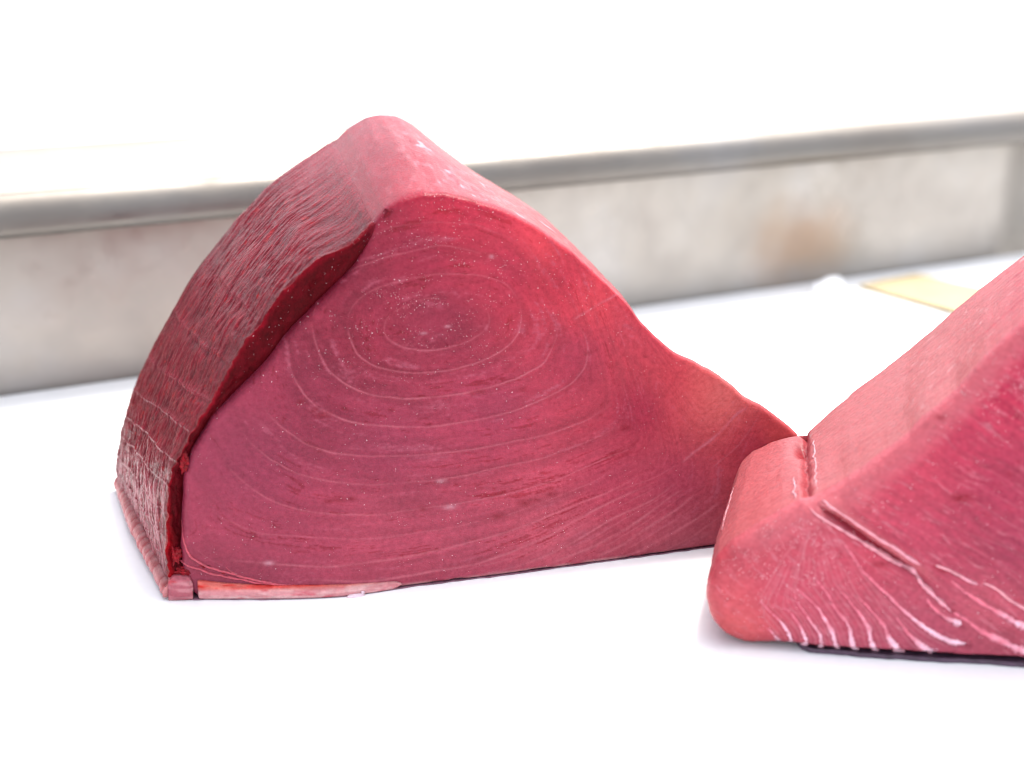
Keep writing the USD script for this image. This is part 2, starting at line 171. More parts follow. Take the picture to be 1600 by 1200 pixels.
def block(face, front, back, depth, h, r_of, relief, front_tone, side_tone, side_relief, bulge=1.5, dstep=1.2):
    """A cut block: meshed cut face, rounded over its outline into sides that run to the far outline. Returns verts, faces, tones, front uvw."""
    depth = np.broadcast_to(np.asarray(depth, float), (len(front),))
    q = dense(front, 0.55, (np.asarray(back), depth), closed=True, sigma=1.1)
    fo, bo, dp = q[:, :2], q[:, 2:4], q[:, 4]
    fo = fo + 0.55 * np.stack([fbm(fo[:, 0], fo[:, 1], 7, 7, 1), fbm(fo[:, 0], fo[:, 1], 7, 7, 2)], 1)
    fo[:, 1] = np.maximum(fo[:, 1], 0.3)
    N = len(fo); poly = shapely.Polygon(fo).buffer(0)
    lo, hi = fo.min(0), fo.max(0)
    gu, gv = np.meshgrid(np.arange(lo[0], hi[0], h), np.arange(lo[1], hi[1], h))
    gu = gu + (np.arange(gu.shape[0]) % 2)[:, None] * h / 2
    g = np.stack([gu.ravel(), gv.ravel()], 1)
    g = g[shapely.contains_xy(poly, g[:, 0], g[:, 1])]
    tree = cKDTree(fo); dist, near = tree.query(g, workers=-1)
    g, dist, near = g[dist > 0.3], dist[dist > 0.3], near[dist > 0.3]
    pts = np.vstack([fo, g]); dist = np.r_[np.zeros(N), dist]; near = np.r_[np.arange(N), near]
    tri = Delaunay(pts).simplices
    c = pts[tri].mean(1); tri = tri[shapely.contains_xy(poly, c[:, 0], c[:, 1])]
    r = r_of(fo); r = gaussian_filter1d(r, 12, mode="wrap"); rv = r[near]
    x = np.clip(rv - dist, 0, None)
    w = (rv - np.sqrt(np.maximum(rv ** 2 - x ** 2, 0)))
    w = w + relief(pts[:, 0], pts[:, 1], dist) * sstep(dist, 0, 1.5)
    ft = front_tone(pts[:, 0], pts[:, 1], dist)
    vf = face.world(pts[:, 0], pts[:, 1], w)
    area = tri_area = np.cross(pts[tri[:, 1]] - pts[tri[:, 0]], pts[tri[:, 2]] - pts[tri[:, 0]])
    tri = np.where((area < 0)[:, None], tri[:, ::-1], tri)             # counter-clockwise seen from the front
    M = max(int(dp.max() / dstep), 20); t = np.linspace(0, 1, M + 1)[1:, None]
    ctr = fo.mean(0); out2 = np.stack([np.gradient(fo[:, 1]), -np.gradient(fo[:, 0])], 1)
    out2 = gaussian_filter1d(out2, 6, axis=0, mode="wrap"); out2 /= np.linalg.norm(out2, axis=1, keepdims=True)
    if ((fo - ctr) * out2).sum() < 0:
        out2 = -out2
    ow = r[None] + (dp - r)[None] * t
    s = np.arange(N) * 0.55
    S, T = np.broadcast_arrays(s[None], ow)
    lift = side_relief(S, T, fo) + bulge * np.sin(np.pi * t)
    lift = lift * sstep(T, 0, 6) * (np.maximum(fo[:, 1], bo[:, 1]) > 4)[None]
    U = fo[None, :, 0] + (bo - fo)[None, :, 0] * t + out2[None, :, 0] * lift
    V = fo[None, :, 1] + (bo - fo)[None, :, 1] * t + out2[None, :, 1] * lift
    vs = face.world(U, V, ow).reshape(-1, 3)
    base = len(vf)
    ring = lambda j: np.arange(N) if j == 0 else base + (j - 1) * N + np.arange(N)
    fs = []
    ccw = np.sum(fo[:, 0] * np.roll(fo[:, 1], -1) - np.roll(fo[:, 0], -1) * fo[:, 1]) > 0
    for j in range(M):
        a, b = ring(j), ring(j + 1); a2, b2 = np.roll(a, -1), np.roll(b, -1)
        q = np.vstack([np.stack([a, b2, a2], 1), np.stack([a, b, b2], 1)])
        fs.append(q if ccw else q[:, ::-1])
    last = ring(M); v = np.vstack([vf, vs, face.world(bo[:, 0].mean(), bo[:, 1].mean(), dp.mean())[None]])
    e = len(v) - 1; cap = np.stack([last, np.full(N, e), np.roll(last, -1)], 1)
    fs.append(cap if ccw else cap[:, ::-1])
    st = side_tone(S.ravel(), T.ravel(), np.broadcast_to(fo[None], (M, N, 2)).reshape(-1, 2))
    k = sstep(T.ravel(), 0, 7)[:, None]
    st = np.tile(ft[:N], (M, 1)) * (1 - k) + st * k
    f = np.vstack([tri] + fs)
    return v, f, np.vstack([ft, st, st[-1:]]), np.column_stack([pts, w]), (base, N, M)

def ribbon(face, surf, pts, w0, w1, seed, lift=0.35, ragged=0.35, ctone=((222, 122, 138), (247, 216, 226)), gain=1.65):
    """A thin raised strip of connective tissue lying on a cut face."""
    q = dense(pts, 0.5, sigma=1.2)[:, :2]; n = len(q); t = np.linspace(0, 1, n)
    d = np.gradient(q, axis=0); d /= np.linalg.norm(d, axis=1, keepdims=True); nn = np.stack([-d[:, 1], d[:, 0]], 1)
    q = q + nn * (0.35 * fbm(t * n * 0.5, 0 * t, 4, 1, seed, 3))[:, None]
    wd = (w0 + (w1 - w0) * t ** 1.6) * 0.255 * 0.5 * (1 + ragged * fbm(t * n * 0.5, 0 * t, 2.2, 1, seed + 9, 3)) * np.clip(np.minimum(t, 1 - t if pts[-1][1] > 6 else 1) * 14, 0.12, 1)
    rows = []
    for k, z in ((-1, -0.25), (-0.8, 0.25), (-0.3, 0.9), (0.3, 1.0), (0.8, 0.3), (1, -0.25)):
        p = q + nn * (wd * k)[:, None]
        rows.append(np.column_stack([p, -lift * z * np.clip(wd / 0.9, 0.3, 1.2)]))
    R = np.stack(rows, 1)
    w = surf(R[..., 0].ravel(), R[..., 1].ravel()).reshape(R.shape[:2]) + R[..., 2] + 0.08 * fbm(R[..., 0], R[..., 1], 0.8, 0.8, seed, 2)
    v = face.world(R[..., 0], R[..., 1], w).reshape(-1, 3); f = grid_faces(n, 6)
    if (normals(v, f) @ face.W).mean() > 0:
        f = f[:, ::-1]
    tn_ = np.repeat(t, 6)[:, None]; fz = fbm(R[..., 0].ravel(), R[..., 1].ravel(), 2.5, 2.5, seed + 5, 3)[:, None]
    mixk = sstep(tn_ + 0.3 * fz, 0.35, 1.0)
    ed = np.tile([1.0, 0.6, 0.0, 0.0, 0.6, 1.0], n)[:, None] * 0.85
    col = (lin(ctone[0]) * (1 - mixk) + lin(ctone[1]) * mixk) * (1 + 0.3 * fz) * gain
    return (v, f), col * (1 - ed) + ed * lin((212, 100, 120))

def tube(P, rad, k=8, seed=0):
    P = np.asarray(P); n = len(P); T = np.gradient(P, axis=0); T /= np.linalg.norm(T, axis=1, keepdims=True)
    a = np.cross(T, [0.1, 0.2, 1.0]); a /= np.linalg.norm(a, axis=1, keepdims=True); b = np.cross(T, a)
    th = np.linspace(0, 2 * np.pi, k, endpoint=False)
    rad = np.broadcast_to(rad, (n,))[:, None, None]
    ring = P[:, None] + rad * (np.cos(th)[None, :, None] * a[:, None] + np.sin(th)[None, :, None] * b[:, None])
    v = np.vstack([ring.reshape(-1, 3), P[:1], P[-1:]]); f = [grid_faces(n, k, True)]
    i = np.arange(k); f += [np.stack([np.full(k, n * k), (i + 1) % k, i], 1), np.stack([np.full(k, n * k + 1), (n - 1) * k + i, (n - 1) * k + (i + 1) % k], 1)]
    return v, np.vstack(f)

def slab_poly(face, poly, w0, w1, bevel=0.5, grid=0.8):
    """A flat piece with a soft edge cut to an outline on the cut face, from depth w0 to w1."""
    p = dense(poly, grid, closed=True, sigma=0.7)[:, :2]
    pg = shapely.Polygon(p).buffer(0)
    lo, hi = p.min(0), p.max(0); gu, gv = np.meshgrid(np.arange(lo[0], hi[0], grid), np.arange(lo[1], hi[1], grid))
    g = np.stack([gu.ravel(), gv.ravel()], 1); g = g[shapely.contains_xy(pg, g[:, 0], g[:, 1])]
    d = cKDTree(p).query(g)[0]; g, d = g[d > grid * 0.5], d[d > grid * 0.5]
    a = np.vstack([p, g]); d = np.r_[np.zeros(len(p)), d]; tri = Delaunay(a).simplices; c = a[tri].mean(1); tri = tri[shapely.contains_xy(pg, c[:, 0], c[:, 1])]
    ar = np.cross(a[tri[:, 1]] - a[tri[:, 0]], a[tri[:, 2]] - a[tri[:, 0]]); tri = np.where((ar < 0)[:, None], tri[:, ::-1], tri)
    w = w0 + bevel * (1 - sstep(d, 0, 2.0)) + 0.35 * fbm(a[:, 0], a[:, 1], 5, 1.6, 4, 3) * sstep(d, 0, 1)
    n = len(p); v = np.vstack([face.world(a[:, 0], a[:, 1], w), face.world(p[:, 0], p[:, 1], w1)])
    i = np.arange(n); j = (i + 1) % n; b = len(a)
    side = np.vstack([np.stack([i, b + j, j], 1), np.stack([i, b + i, b + j], 1)])
    if np.sum(p[:, 0] * np.roll(p[:, 1], -1) - np.roll(p[:, 0], -1) * p[:, 1]) < 0:
        side = side[:, ::-1]
    return (v, np.vstack([tri, side])), np.vstack([a, p])

# ------------------------------------------------------------------ materials
def flesh_look(name, rough, sss, bump, scale, grain=0.5, spec=0.2):
    return mat(name, {
        "a": ("attribute", {"attribute": "tone"}), "g": ("geometry", {}),
        "n1": ("noise_texture", {"scale": 520.0, "detail": 4.0, "roughness": 0.65}),
        "r1": ("map_range", {"from_min": 0.3, "from_max": 0.7, "to_min": 1 - 0.3 * grain, "to_max": 1 + 0.3 * grain}),
        "m1": ("mix_color", {"blend_type": "multiply", "fac": 1.0}),
        "n2": ("noise_texture", {"scale": scale, "detail": 3.0, "roughness": 0.6}),
        "b": ("bump", {"strength": bump, "distance": 0.0004}),
        "rr": ("map_range", {"from_min": 0.3, "from_max": 0.7, "to_min": rough - 0.1, "to_max": rough + 0.12}),
        "p": ("principled_bsdf", {"subsurface_weight": sss, "subsurface_method": "burley", "subsurface_radius": (1.0, 0.25, 0.22), "subsurface_scale": 0.0025, "ior": 1.38, "specular_ior_level": spec})},
        [("g.position", "n1.vector"), ("g.position", "n2.vector"), ("n1.fac", "r1.value"), ("a.color", "m1.a"), ("r1.result", "m1.b"), ("m1.result", "p.base_color"),
         ("n2.fac", "b.height"), ("b.normal", "p.normal"), ("n1.fac", "rr.value"), ("rr.result", "p.roughness")], surface="p.BSDF")

def plain(name, color, rough=0.5, sss=0.0, metallic=0.0, noise=None, amp=0.2, bump=0.0, dist=0.0005, **kw):
    nodes = {"p": ("principled_bsdf", {"base_color": color, "roughness": rough, "metallic": metallic, "subsurface_weight": sss, "subsurface_scale": 0.003, "subsurface_radius": (1.0, 0.4, 0.35), **kw})}
    links = []
    if noise:
        nodes |= {"g": ("geometry", {}), "n": ("noise_texture", {"scale": noise, "detail": 5.0, "roughness": 0.6}), "r": ("map_range", {"from_min": 0.3, "from_max": 0.7, "to_min": 1 - amp, "to_max": 1 + amp}),
                  "m": ("mix_color", {"blend_type": "multiply", "fac": 1.0, "a": color})}
        links += [("g.position", "n.vector"), ("n.fac", "r.value"), ("r.result", "m.b"), ("m.result", "p.base_color")]
        if bump:
            nodes["b"] = ("bump", {"strength": bump, "distance": dist}); links += [("n.fac", "b.height"), ("b.normal", "p.normal")]
    return mat(name, nodes, links, surface="p.BSDF")

FLESH = flesh_look("tuna_flesh", 0.30, 0.3, 0.5, 1300.0, 0.4)
DARK = flesh_look("dark_muscle", 0.28, 0.05, 0.7, 1100.0, 0.9, 0.17)
EDGE = flesh_look("dark_cut_edge", 0.5, 0.1, 0.8, 1100.0, 0.9, 0.05)
TISSUE = plain("connective_tissue", lin((216, 180, 190)), 0.35, 0.3, noise=700.0, amp=0.12, bump=0.4)
TISSUE_PINK = plain("pink_tissue", lin((226, 140, 150)), 0.35, 0.3, noise=700.0, amp=0.2, bump=0.4)
SINEW = plain("red_sinew", lin((165, 50, 66)), 0.3, 0.3, noise=900.0, amp=0.35, bump=0.5)
SKIN = plain("tuna_skin", lin((62, 44, 58)), 0.35, noise=400.0, amp=0.5, bump=0.3)
SKIN_PALE = plain("pale_skin", lin((120, 84, 98)), 0.35, noise=400.0, amp=0.5, bump=0.3)
BEAD = plain("wet_glint", (0.85, 0.72, 0.74), 0.12, 0.0)

# ------------------------------------------------------------------ the setting
E0, ED = np.array([-0.2838, 0.7394, 0.0]), np.array([0.88912, 0.45768, 0.0])
EN = np.array([-0.45768, 0.88912, 0.0])                              # away from the camera
def sweep(profile, a, b, bend=lambda s: 0.0):
    """A profile (distance behind the board's far edge, height) swept along that edge from a to b metres."""
    p = np.asarray(profile, float); n = len(p)
    ring = lambda s: E0 + ED * s + (p[:, :1] + bend(s)) * EN + p[:, 1:] * np.array([0, 0, 1.0])
    ss = np.linspace(a, b, 160); v = np.vstack([ring(s) for s in ss]); f = grid_faces(len(ss), n, True)
    pg = shapely.Polygon(p); tv, tf = trimesh.creation.triangulate_polygon(pg, engine="earcut")
    k = cKDTree(p).query(tv)[1]; tf = k[tf]
    m = trimesh.Trimesh(v, np.vstack([f, tf, tf[:, ::-1] + (len(ss) - 1) * n]), process=False)
    trimesh.repair.fix_normals(m)
    return m

ground = trimesh.creation.box((400, 400, 0.2)); ground.apply_translation((0, 0, -1.0))
put("ground", ground, plain("pale_concrete", (0.5, 0.49, 0.47), 0.8, noise=1.5, amp=0.1), smooth=False, kind="structure")

def steel(name, k, rough):
    return mat(name, {
        "g": ("geometry", {}), "n": ("noise_texture", {"scale": 9.0, "detail": 3.0, "roughness": 0.55}),
        "c": ("rgb_ramp", {"ramp": [(0.3, (0.36 * k, 0.32 * k, 0.285 * k)), (0.55, (0.42 * k, 0.385 * k, 0.35 * k)), (0.75, (0.45 * k, 0.43 * k, 0.42 * k))]}),
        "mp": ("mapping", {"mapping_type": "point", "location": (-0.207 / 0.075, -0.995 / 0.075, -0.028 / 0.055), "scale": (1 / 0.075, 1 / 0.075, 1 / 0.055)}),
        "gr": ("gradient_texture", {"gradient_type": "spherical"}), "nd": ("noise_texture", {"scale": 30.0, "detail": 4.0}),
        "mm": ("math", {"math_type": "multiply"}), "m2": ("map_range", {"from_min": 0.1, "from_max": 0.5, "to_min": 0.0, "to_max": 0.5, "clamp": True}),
        "mx": ("mix_color", {"blend_type": "mix", "b": (0.36 * k, 0.20 * k, 0.11 * k)}),  # brown tint paints a smudgy reflection on the back panel
        "n2": ("noise_texture", {"scale": 45.0, "detail": 4.0, "roughness": 0.6}), "rr": ("map_range", {"from_min": 0.3, "from_max": 0.7, "to_min": rough - 0.08, "to_max": rough + 0.1}),
        "b": ("bump", {"strength": 0.25, "distance": 0.002}),
        "p": ("principled_bsdf", {"metallic": 0.85})},
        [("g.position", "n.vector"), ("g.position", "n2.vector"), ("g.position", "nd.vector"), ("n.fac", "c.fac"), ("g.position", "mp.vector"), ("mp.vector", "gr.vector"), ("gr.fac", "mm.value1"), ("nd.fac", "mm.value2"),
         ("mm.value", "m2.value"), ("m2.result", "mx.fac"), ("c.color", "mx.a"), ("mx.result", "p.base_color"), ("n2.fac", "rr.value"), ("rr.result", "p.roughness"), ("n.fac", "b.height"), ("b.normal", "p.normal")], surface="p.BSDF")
STEEL, RIM = steel("brushed_steel", 0.72, 0.42), steel("rim_steel", 0.6, 0.46); LIP = steel("shaded_lip_steel", 0.36, 0.42)  # rim slightly darker than panel; lip darkened to paint its dark reflected band
ct = thing("steel_counter", "blurred stainless steel counter with raised back panel and rolled rim behind the white board", "counter")
th = np.linspace(-np.pi / 2, np.pi / 2, 16)
lip = [(0.006, 0.0885), (-0.006, 0.0885), (-0.0110, 0.0890), (-0.0140, 0.0905)] + [(0.003 - 0.0185 * math.cos(x), 0.0955 + 0.0185 * math.sin(x)) for x in np.linspace(-0.1, 1.08, 16)] + [(0.0, 0.1080), (0.006, 0.1)]
rim = [(-0.0054 + 0.0374 * q, 0.1122 + 0.0176 * (q + 0.22 * q * (1 - q))) for q in np.linspace(0, 1, 16)] + [(0.037, 0.1293), (0.041, 0.126), (0.041, 0.112), (0.0065, 0.105), (0.0008, 0.1090)]
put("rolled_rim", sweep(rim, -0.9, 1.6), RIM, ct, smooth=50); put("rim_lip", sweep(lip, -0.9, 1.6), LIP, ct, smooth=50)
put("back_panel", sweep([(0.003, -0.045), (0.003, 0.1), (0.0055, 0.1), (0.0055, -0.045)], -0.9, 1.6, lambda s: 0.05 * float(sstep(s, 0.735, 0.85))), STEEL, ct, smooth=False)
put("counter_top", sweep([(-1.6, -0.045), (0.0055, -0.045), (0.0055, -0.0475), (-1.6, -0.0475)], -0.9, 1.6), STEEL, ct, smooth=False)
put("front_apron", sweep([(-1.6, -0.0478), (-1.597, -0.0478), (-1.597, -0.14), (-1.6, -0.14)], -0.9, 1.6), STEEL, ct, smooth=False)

WHITE = plain("white_plastic", (0.86, 0.86, 0.855), 0.45, noise=300.0, amp=0.015, bump=0.1)
def bevel_prof(x0, x1, z0, z1, b=0.003):
    return [(x0, z0), (x1, z0), (x1, z1 - b), (x1 - 0.3 * b, z1 - 0.3 * b), (x1 - b, z1), (x0 + b, z1), (x0 + 0.3 * b, z1 - 0.3 * b), (x0, z1 - b)]
put("cutting_board", sweep(bevel_prof(-1.45, -0.0005, -0.044, 0.0), -0.7, 1.4), WHITE, smooth=30,
    label="large white plastic cutting board that both pieces of tuna rest on", cat="cutting board")

# ------------------------------------------------------------------ left block
DATA["bow"][1] = gaussian_filter1d(np.interp(np.arange(-20, 290, 2.0), *DATA["bow"]), 3); DATA["bow"][0] = np.arange(-20, 290, 2.0)
L = Face(DATA["frameL"], DATA["bow"]); R = Face(DATA["frameR"])
rng = np.random.default_rng(7)

def spots(pts, u, v, k=0.26):
    m = np.zeros(len(u))
    for x, y, r in pts:
        a = (x * 13.7 + y * 3.1) % 1.0
        du, dv = (u - x) / (1.5 + a), v - y
        m = np.maximum(m, np.exp(-(du * du + dv * dv) / (r * 0.55) ** 2) * (0.75 + 0.5 * fbm(u, v, 1.2, 1.2, 5, 2)))
    return np.clip(m, 0, 1)

for i_ in range(13, 20):
    DATA["Lr"][i_][0] *= 1.35; DATA["Lr"][i_][1] = min(1.0, DATA["Lr"][i_][1] * 1.25)
for i_ in range(14, 18):
    A_, B_ = (np.stack([np.interp(np.linspace(0, 1, 12), np.linspace(0, 1, len(p)), np.asarray(p)[:, k_]) for k_ in (0, 1)], 1) for p in (DATA["Lr"][i_][2], DATA["Lr"][i_ + 1][2]))
    DATA["Lr"].append([2.0, 0.55, (A_ * 0.55 + B_ * 0.45)[2:].tolist()])
RING = [1, 1, 2, 2, 3, 3, 3, 4, 4, 5, 6, 7, 8, 9, 10, 11, 12, 13, 14, 15]
def ring_field():
    P, Z = [DATA["Lr"][0][2][0]], []
    P, Z = [], []
    c0 = np.mean(DATA["Lr"][0][2], axis=0); P.append(c0[None]); Z.append([0.2])
    for r_, (w, s_, p) in zip(RING, DATA["Lr"]):
        q = dense(p, 1.5, sigma=1.5)[:, :2]; P.append(q); Z.append(np.full(len(q), r_))
    P, Z = np.vstack(P), np.concatenate(Z)
    gu, gv = np.meshgrid(np.arange(-6, 270, 1.5), np.arange(-6, 165, 1.5), indexing="ij")
    far = np.array([[0, 150], [80, 185], [110, 185], [150, 170], [-30, 100]], float)
    P, Z = np.vstack([P, far]), np.r_[Z, [8, 6, 6, 6.5, 9]]
    f_ = LinearNDInterpolator(P, Z)(gu, gv); nn_ = NearestNDInterpolator(P, Z)(gu, gv)
    f_ = gaussian_filter(np.where(np.isfinite(f_), f_, nn_), 2.2)
    return c0, f_
RC, RF = ring_field()
def ring_uv(u, v):
    phi = map_coordinates(RF, [(u + 6) / 1.5, (v + 6) / 1.5], order=1, mode="nearest")
    return phi, np.arctan2(v - RC[1], (u - RC[0]) * 0.62) * (14 + 5.0 * phi)

def left_relief(u, v, d):
    ln, wide = line_field(DATA["Lr"], u, v)
    w = 0.5 * fbm(u, v, 26, 26, 11, 3) + 0.12 * fbm(u, v, 5, 2.5, 12, 3)
    w = w - 0.12 * ln + 0.10 * wide * fbm(u, v, 3, 3, 13, 2)
    for x, y, ru, rv in DATA["pocket"]:
        w = w + 1.6 * np.exp(-((u - x) / (ru * 0.30)) ** 2 - ((v - y) / (rv * 0.30)) ** 2)
    cut = (v - (0.52 * u + 10.5))                                      # a shallow knife step high on the right
    w = w + 0.35 * sstep(-(v - (118 - 0.0 * u)) + 0.5 * (u - 172), -3, 3) * sstep(u, 150, 175) * (1 - sstep(u, 186, 200))
    phi, al = ring_uv(u, v)
    return w + 0.35 * sstep(u, 205, 225) * fbm(u, v, 30, 5, 15, 3) + 0.16 * fbm(al, phi, 12, 0.35, 16, 4)

def left_tone(u, v, d):
    c = tones(DATA["Lcol"], u, v)  # control tones also hold the groove shadow and the backlit edge glow
    ln, wide = line_field(DATA["Lr"], u, v)
    phi, al = ring_uv(u, v)
    al = al + 2.0 * fbm(u, v, 6, 6, 20, 2)
    fine = fbm(u, v, 1.5, 0.8, 22, 4); big = fbm(u, v, 30, 20, 23, 3)
    streak = fbm(al, phi, 9.0, 0.16, 21, 4); patch = fbm(al, phi, 16.0, 0.55, 24, 4); dash = fbm(al, phi, 3.6, 0.085, 25, 3)
    frac = phi - np.floor(phi)
    inner = (1 - sstep(u, 165, 205))
    c = c * (1 + 0.16 * big + 0.20 * streak + 0.16 * fine + (0.22 * patch + 0.16 * (0.5 - np.abs(frac - 0.45))) * inner)[:, None]
    red = np.clip(sstep(dash + 0.9 * patch + 0.35 * fine, 0.36, 0.7) * 0.75 + 0.55 * sstep(dash + 0.3 * fine, 0.05, 0.4) * wide, 0, 1) * (0.25 + 0.75 * inner)
    c = c * (1 - red[:, None]) + red[:, None] * c * np.array([0.66, 0.28, 0.34])
    pale = sstep(streak + 0.6 * fine - 0.7 * patch, 0.22, 0.8) * 0.5
    c = c + pale[:, None] * (lin((200, 112, 132)) - c)
    k = np.clip(ln, 0, 1)[:, None] * 0.72
    c = c * (1 - k) + k * lin((226, 132, 146))
    s = spots(DATA["Lspot"], u, v)[:, None] * 0.75
    c = c * (1 - s) + s * lin((140, 18, 38))
    s = spots(DATA["Lwhite"], u, v)[:, None] * 0.6
    c = c * (1 - s) + s * lin((235, 190, 200))
    for x, y, ru, rv in DATA["pocket"]:
        k = 0.9 * np.exp(-((u - x) / (ru * 0.32)) ** 2 - ((v - y) / (rv * 0.32)) ** 2)[:, None]
        c = c * (1 - k) + k * lin((92, 14, 34))
    tri = (sstep(v, 1, 3) * (1 - sstep(v, 8.5 - 0.09 * u, 10.5 - 0.09 * u)) * (1 - sstep(u, 30, 60)))[:, None] * 0.8
    c = c * (1 - tri) + tri * lin((150, 62, 84)) * (1 + 0.2 * fine)[:, None]
    rim_ = ((1 - sstep(v, 1.0, 2.4)) * sstep(u, 70, 95) * (1 - sstep(u, 180, 215)) * sstep(fbm(u, 0 * u, 6, 1, 29, 3), -0.5, 0.1) * 0.85)[:, None]
    c = c * (1 - rim_) + rim_ * lin((244, 184, 184))
    return np.clip(c, 0.004, 0.9)

def left_r(fo):
    r = np.full(len(fo), 2.2)
    r = np.where((fo[:, 1] > 40) & (fo[:, 0] > 92), 2.8, r)
    r = np.where((fo[:, 0] < 92) & (fo[:, 1] > 20), 3.0, r)
    return r

def left_side_tone(s, t, fo):
    c = np.tile(lin((198, 70, 84)), (len(s), 1))
    dkn = ((1 - sstep(fo[:, 0] + 7 * fbm(s, t, 8, 8, 37, 4) - 0.03 * t, 90, 113)) * 0.95)[:, None]
    c = c * (1 - dkn) + dkn * lin((166, 54, 70))
    streak = fbm(s, t, 3, 14, 31, 5); blot = fbm(s, t, 14, 14, 32, 4)
    c = c * (1 + 0.22 * streak + 0.2 * blot)[:, None]
    p = (sstep(fbm(s, t, 2.5, 6, 33, 4), 0.12, 0.55) * 0.55)[:, None] * (1 - 0.8 * dkn)
    c = c + p * (lin((236, 150, 160)) - c)
    d = (sstep(fbm(s, t, 2.0, 7, 34, 4), 0.30, 0.6) * 0.5)[:, None]
    c = c * (1 - d) + d * lin((150, 30, 52))
    w = (sstep(fbm(s, t, 5, 9, 36, 2), 0.52, 0.64))[:, None] * 0.8 * (1 - dkn)
    return np.clip(c * (1 - w) + w * lin((245, 205, 215)), 0.004, 0.9)

def left_side_relief(s, t, fo):
    return (0.9 * fbm(s, t, 22, 30, 41, 3) + 0.35 * fbm(s, t, 3, 12, 42, 4)) * sstep(fo[:, 0], 86, 112)[None]

tl = thing("tuna_block", "larger whole tuna loin piece, ringed cut face forward and dark red side at left", "tuna")
v, f, tn, fuvw, nfront = block(L, DATA["Lf"], DATA["Lb"], DATA["Ld"], 0.42, left_r, left_relief, left_tone, left_side_tone, left_side_relief)
put("flesh", (v, f), FLESH, tl, tone=tn)
treeL = cKDTree(fuvw[:, :2]); surfL = lambda u, v_: fuvw[treeL.query(np.stack([u, v_], 1))[1], 2]
nL = normals(v, f)

# dark muscle lying over the left side, its cut edge standing proud of a groove
ns = 420
def rs(pts):
    q = np.asarray(pts, float); s = np.r_[0, np.cumsum(np.linalg.norm(np.diff(np.asarray(DATA["crest"]), axis=0), axis=1))]
    return gaussian_filter1d(interp1d(s / s[-1], q, axis=0)(np.linspace(0, 1, ns)), 5, axis=0, mode="nearest")
C, G, B = rs(DATA["crest"]), rs(DATA["groove"]), rs(DATA["sback"])
sl = np.linspace(0, 1, ns); arc = sl * 185.0
C0 = C.copy(); C = C + np.stack([1.6 * fbm(arc, 0 * arc, 7, 1, 51, 5) + 1.1 * fbm(arc, 0 * arc, 2.4, 1, 57, 3), 0.7 * fbm(arc, 0 * arc, 5, 1, 52, 3)], 1)
G = G + np.stack([0.5 * fbm(arc, 0 * arc, 6, 1, 53, 3), 0 * arc], 1)
one = np.ones(ns); kE = sstep(sl, 0.80, 0.965); dive = sstep(sl, 0.93, 1.0)
Fq = dense(DATA["Lf"], 0.55, (np.asarray(DATA["Lb"]),), closed=True, sigma=1.1)
No = np.stack([np.gradient(Fq[:, 1]), -np.gradient(Fq[:, 0])], 1); No /= np.linalg.norm(No, axis=1, keepdims=True)
if ((Fq[:, :2] - Fq[:, :2].mean(0)) * No).sum() < 0:
    No = -No
kn = cKDTree(Fq[:, :2]).query(C)[1]
kn = gaussian_filter1d(kn.astype(float), 6, mode="nearest").round().astype(int) if kn.max() - kn.min() < len(Fq) / 2 else kn
e3 = kE[:, None]
C = C * (1 - e3) + e3 * (Fq[kn, :2] + No[kn] * (0.7 - 2.2 * dive)[:, None])
C0 = C0 * (1 - e3) + e3 * (Fq[kn, :2] + No[kn] * (0.7 - 2.2 * dive)[:, None])
G = G * (1 - e3) + e3 * (Fq[kn, :2] - No[kn] * 1.6)
B = B * (1 - e3) + e3 * (Fq[kn, 2:4] + No[kn] * (0.9 - 2.2 * dive)[:, None])
keys = [(0.0, np.column_stack([G[:, 0] + 6, G[:, 1] - 3, 9 * one])), (0.03, np.column_stack([G + [0.3, 0], 3.4 * (1 - kE) + 0.6 * kE])),
        (0.055, np.column_stack([G * 0.62 + C * 0.38, 1.6 * (1 - kE) + 0.2 * kE])), (0.085, np.column_stack([G * 0.2 + C * 0.8, -0.2 + 1.4 * kE])), (0.10, np.column_stack([C, -0.6 + 3.4 * kE])),
        (0.108, np.column_stack([C * 0.7 + C0 * 0.3 + (B - C0) * 0.008, 0.1 + 4.0 * kE])), (0.125, np.column_stack([C0 + (B - C0) * 0.028, 2.2 + 3.8 * kE])),
        (0.94, np.column_stack([C0 + (B - C0) * 0.985, 116.0 * one])), (0.965, np.column_stack([B, 119.0 * one])), (1.0, np.column_stack([B + [9, -3], 120.0 * one]))]
tt = np.r_[np.linspace(0, 0.115, 34)[:-1], np.linspace(0.115, 0.94, 190)[:-1], np.linspace(0.94, 1, 8)]
K = interp1d([k for k, _ in keys], np.stack([a for _, a in keys]), axis=0)(tt)      # (nt, ns, 3)
X = np.concatenate([gaussian_filter1d(K[:34], 1.2, axis=0, mode="nearest"), K[34:]])
X[0] = K[0]
face_k = sstep(tt, 0.10, 0.16)[:, None] * (1 - sstep(tt, 0.93, 0.96))[:, None]
Sg, Wg = np.broadcast_arrays(arc[None], X[..., 2])
curve = np.sin(np.pi * np.clip((tt - 0.1) / 0.85, 0, 1))[:, None] * (2.0 * np.sin(np.pi * sl) * (1 - kE) + 1.7 * kE)[None]
septa_at = np.array([6, 17, 29, 41, 52, 66, 80, 97, 116, 134])
slant = Sg - 0.10 * (Wg) - 3.0 * fbm(Sg, Wg, 40, 25, 61, 3)
k = np.searchsorted(septa_at, slant); lo_ = np.r_[-8, septa_at][k]; hi_ = np.r_[septa_at, 160][np.minimum(k, len(septa_at))]
ph = np.clip((slant - lo_) / (hi_ - lo_), 0, 1)
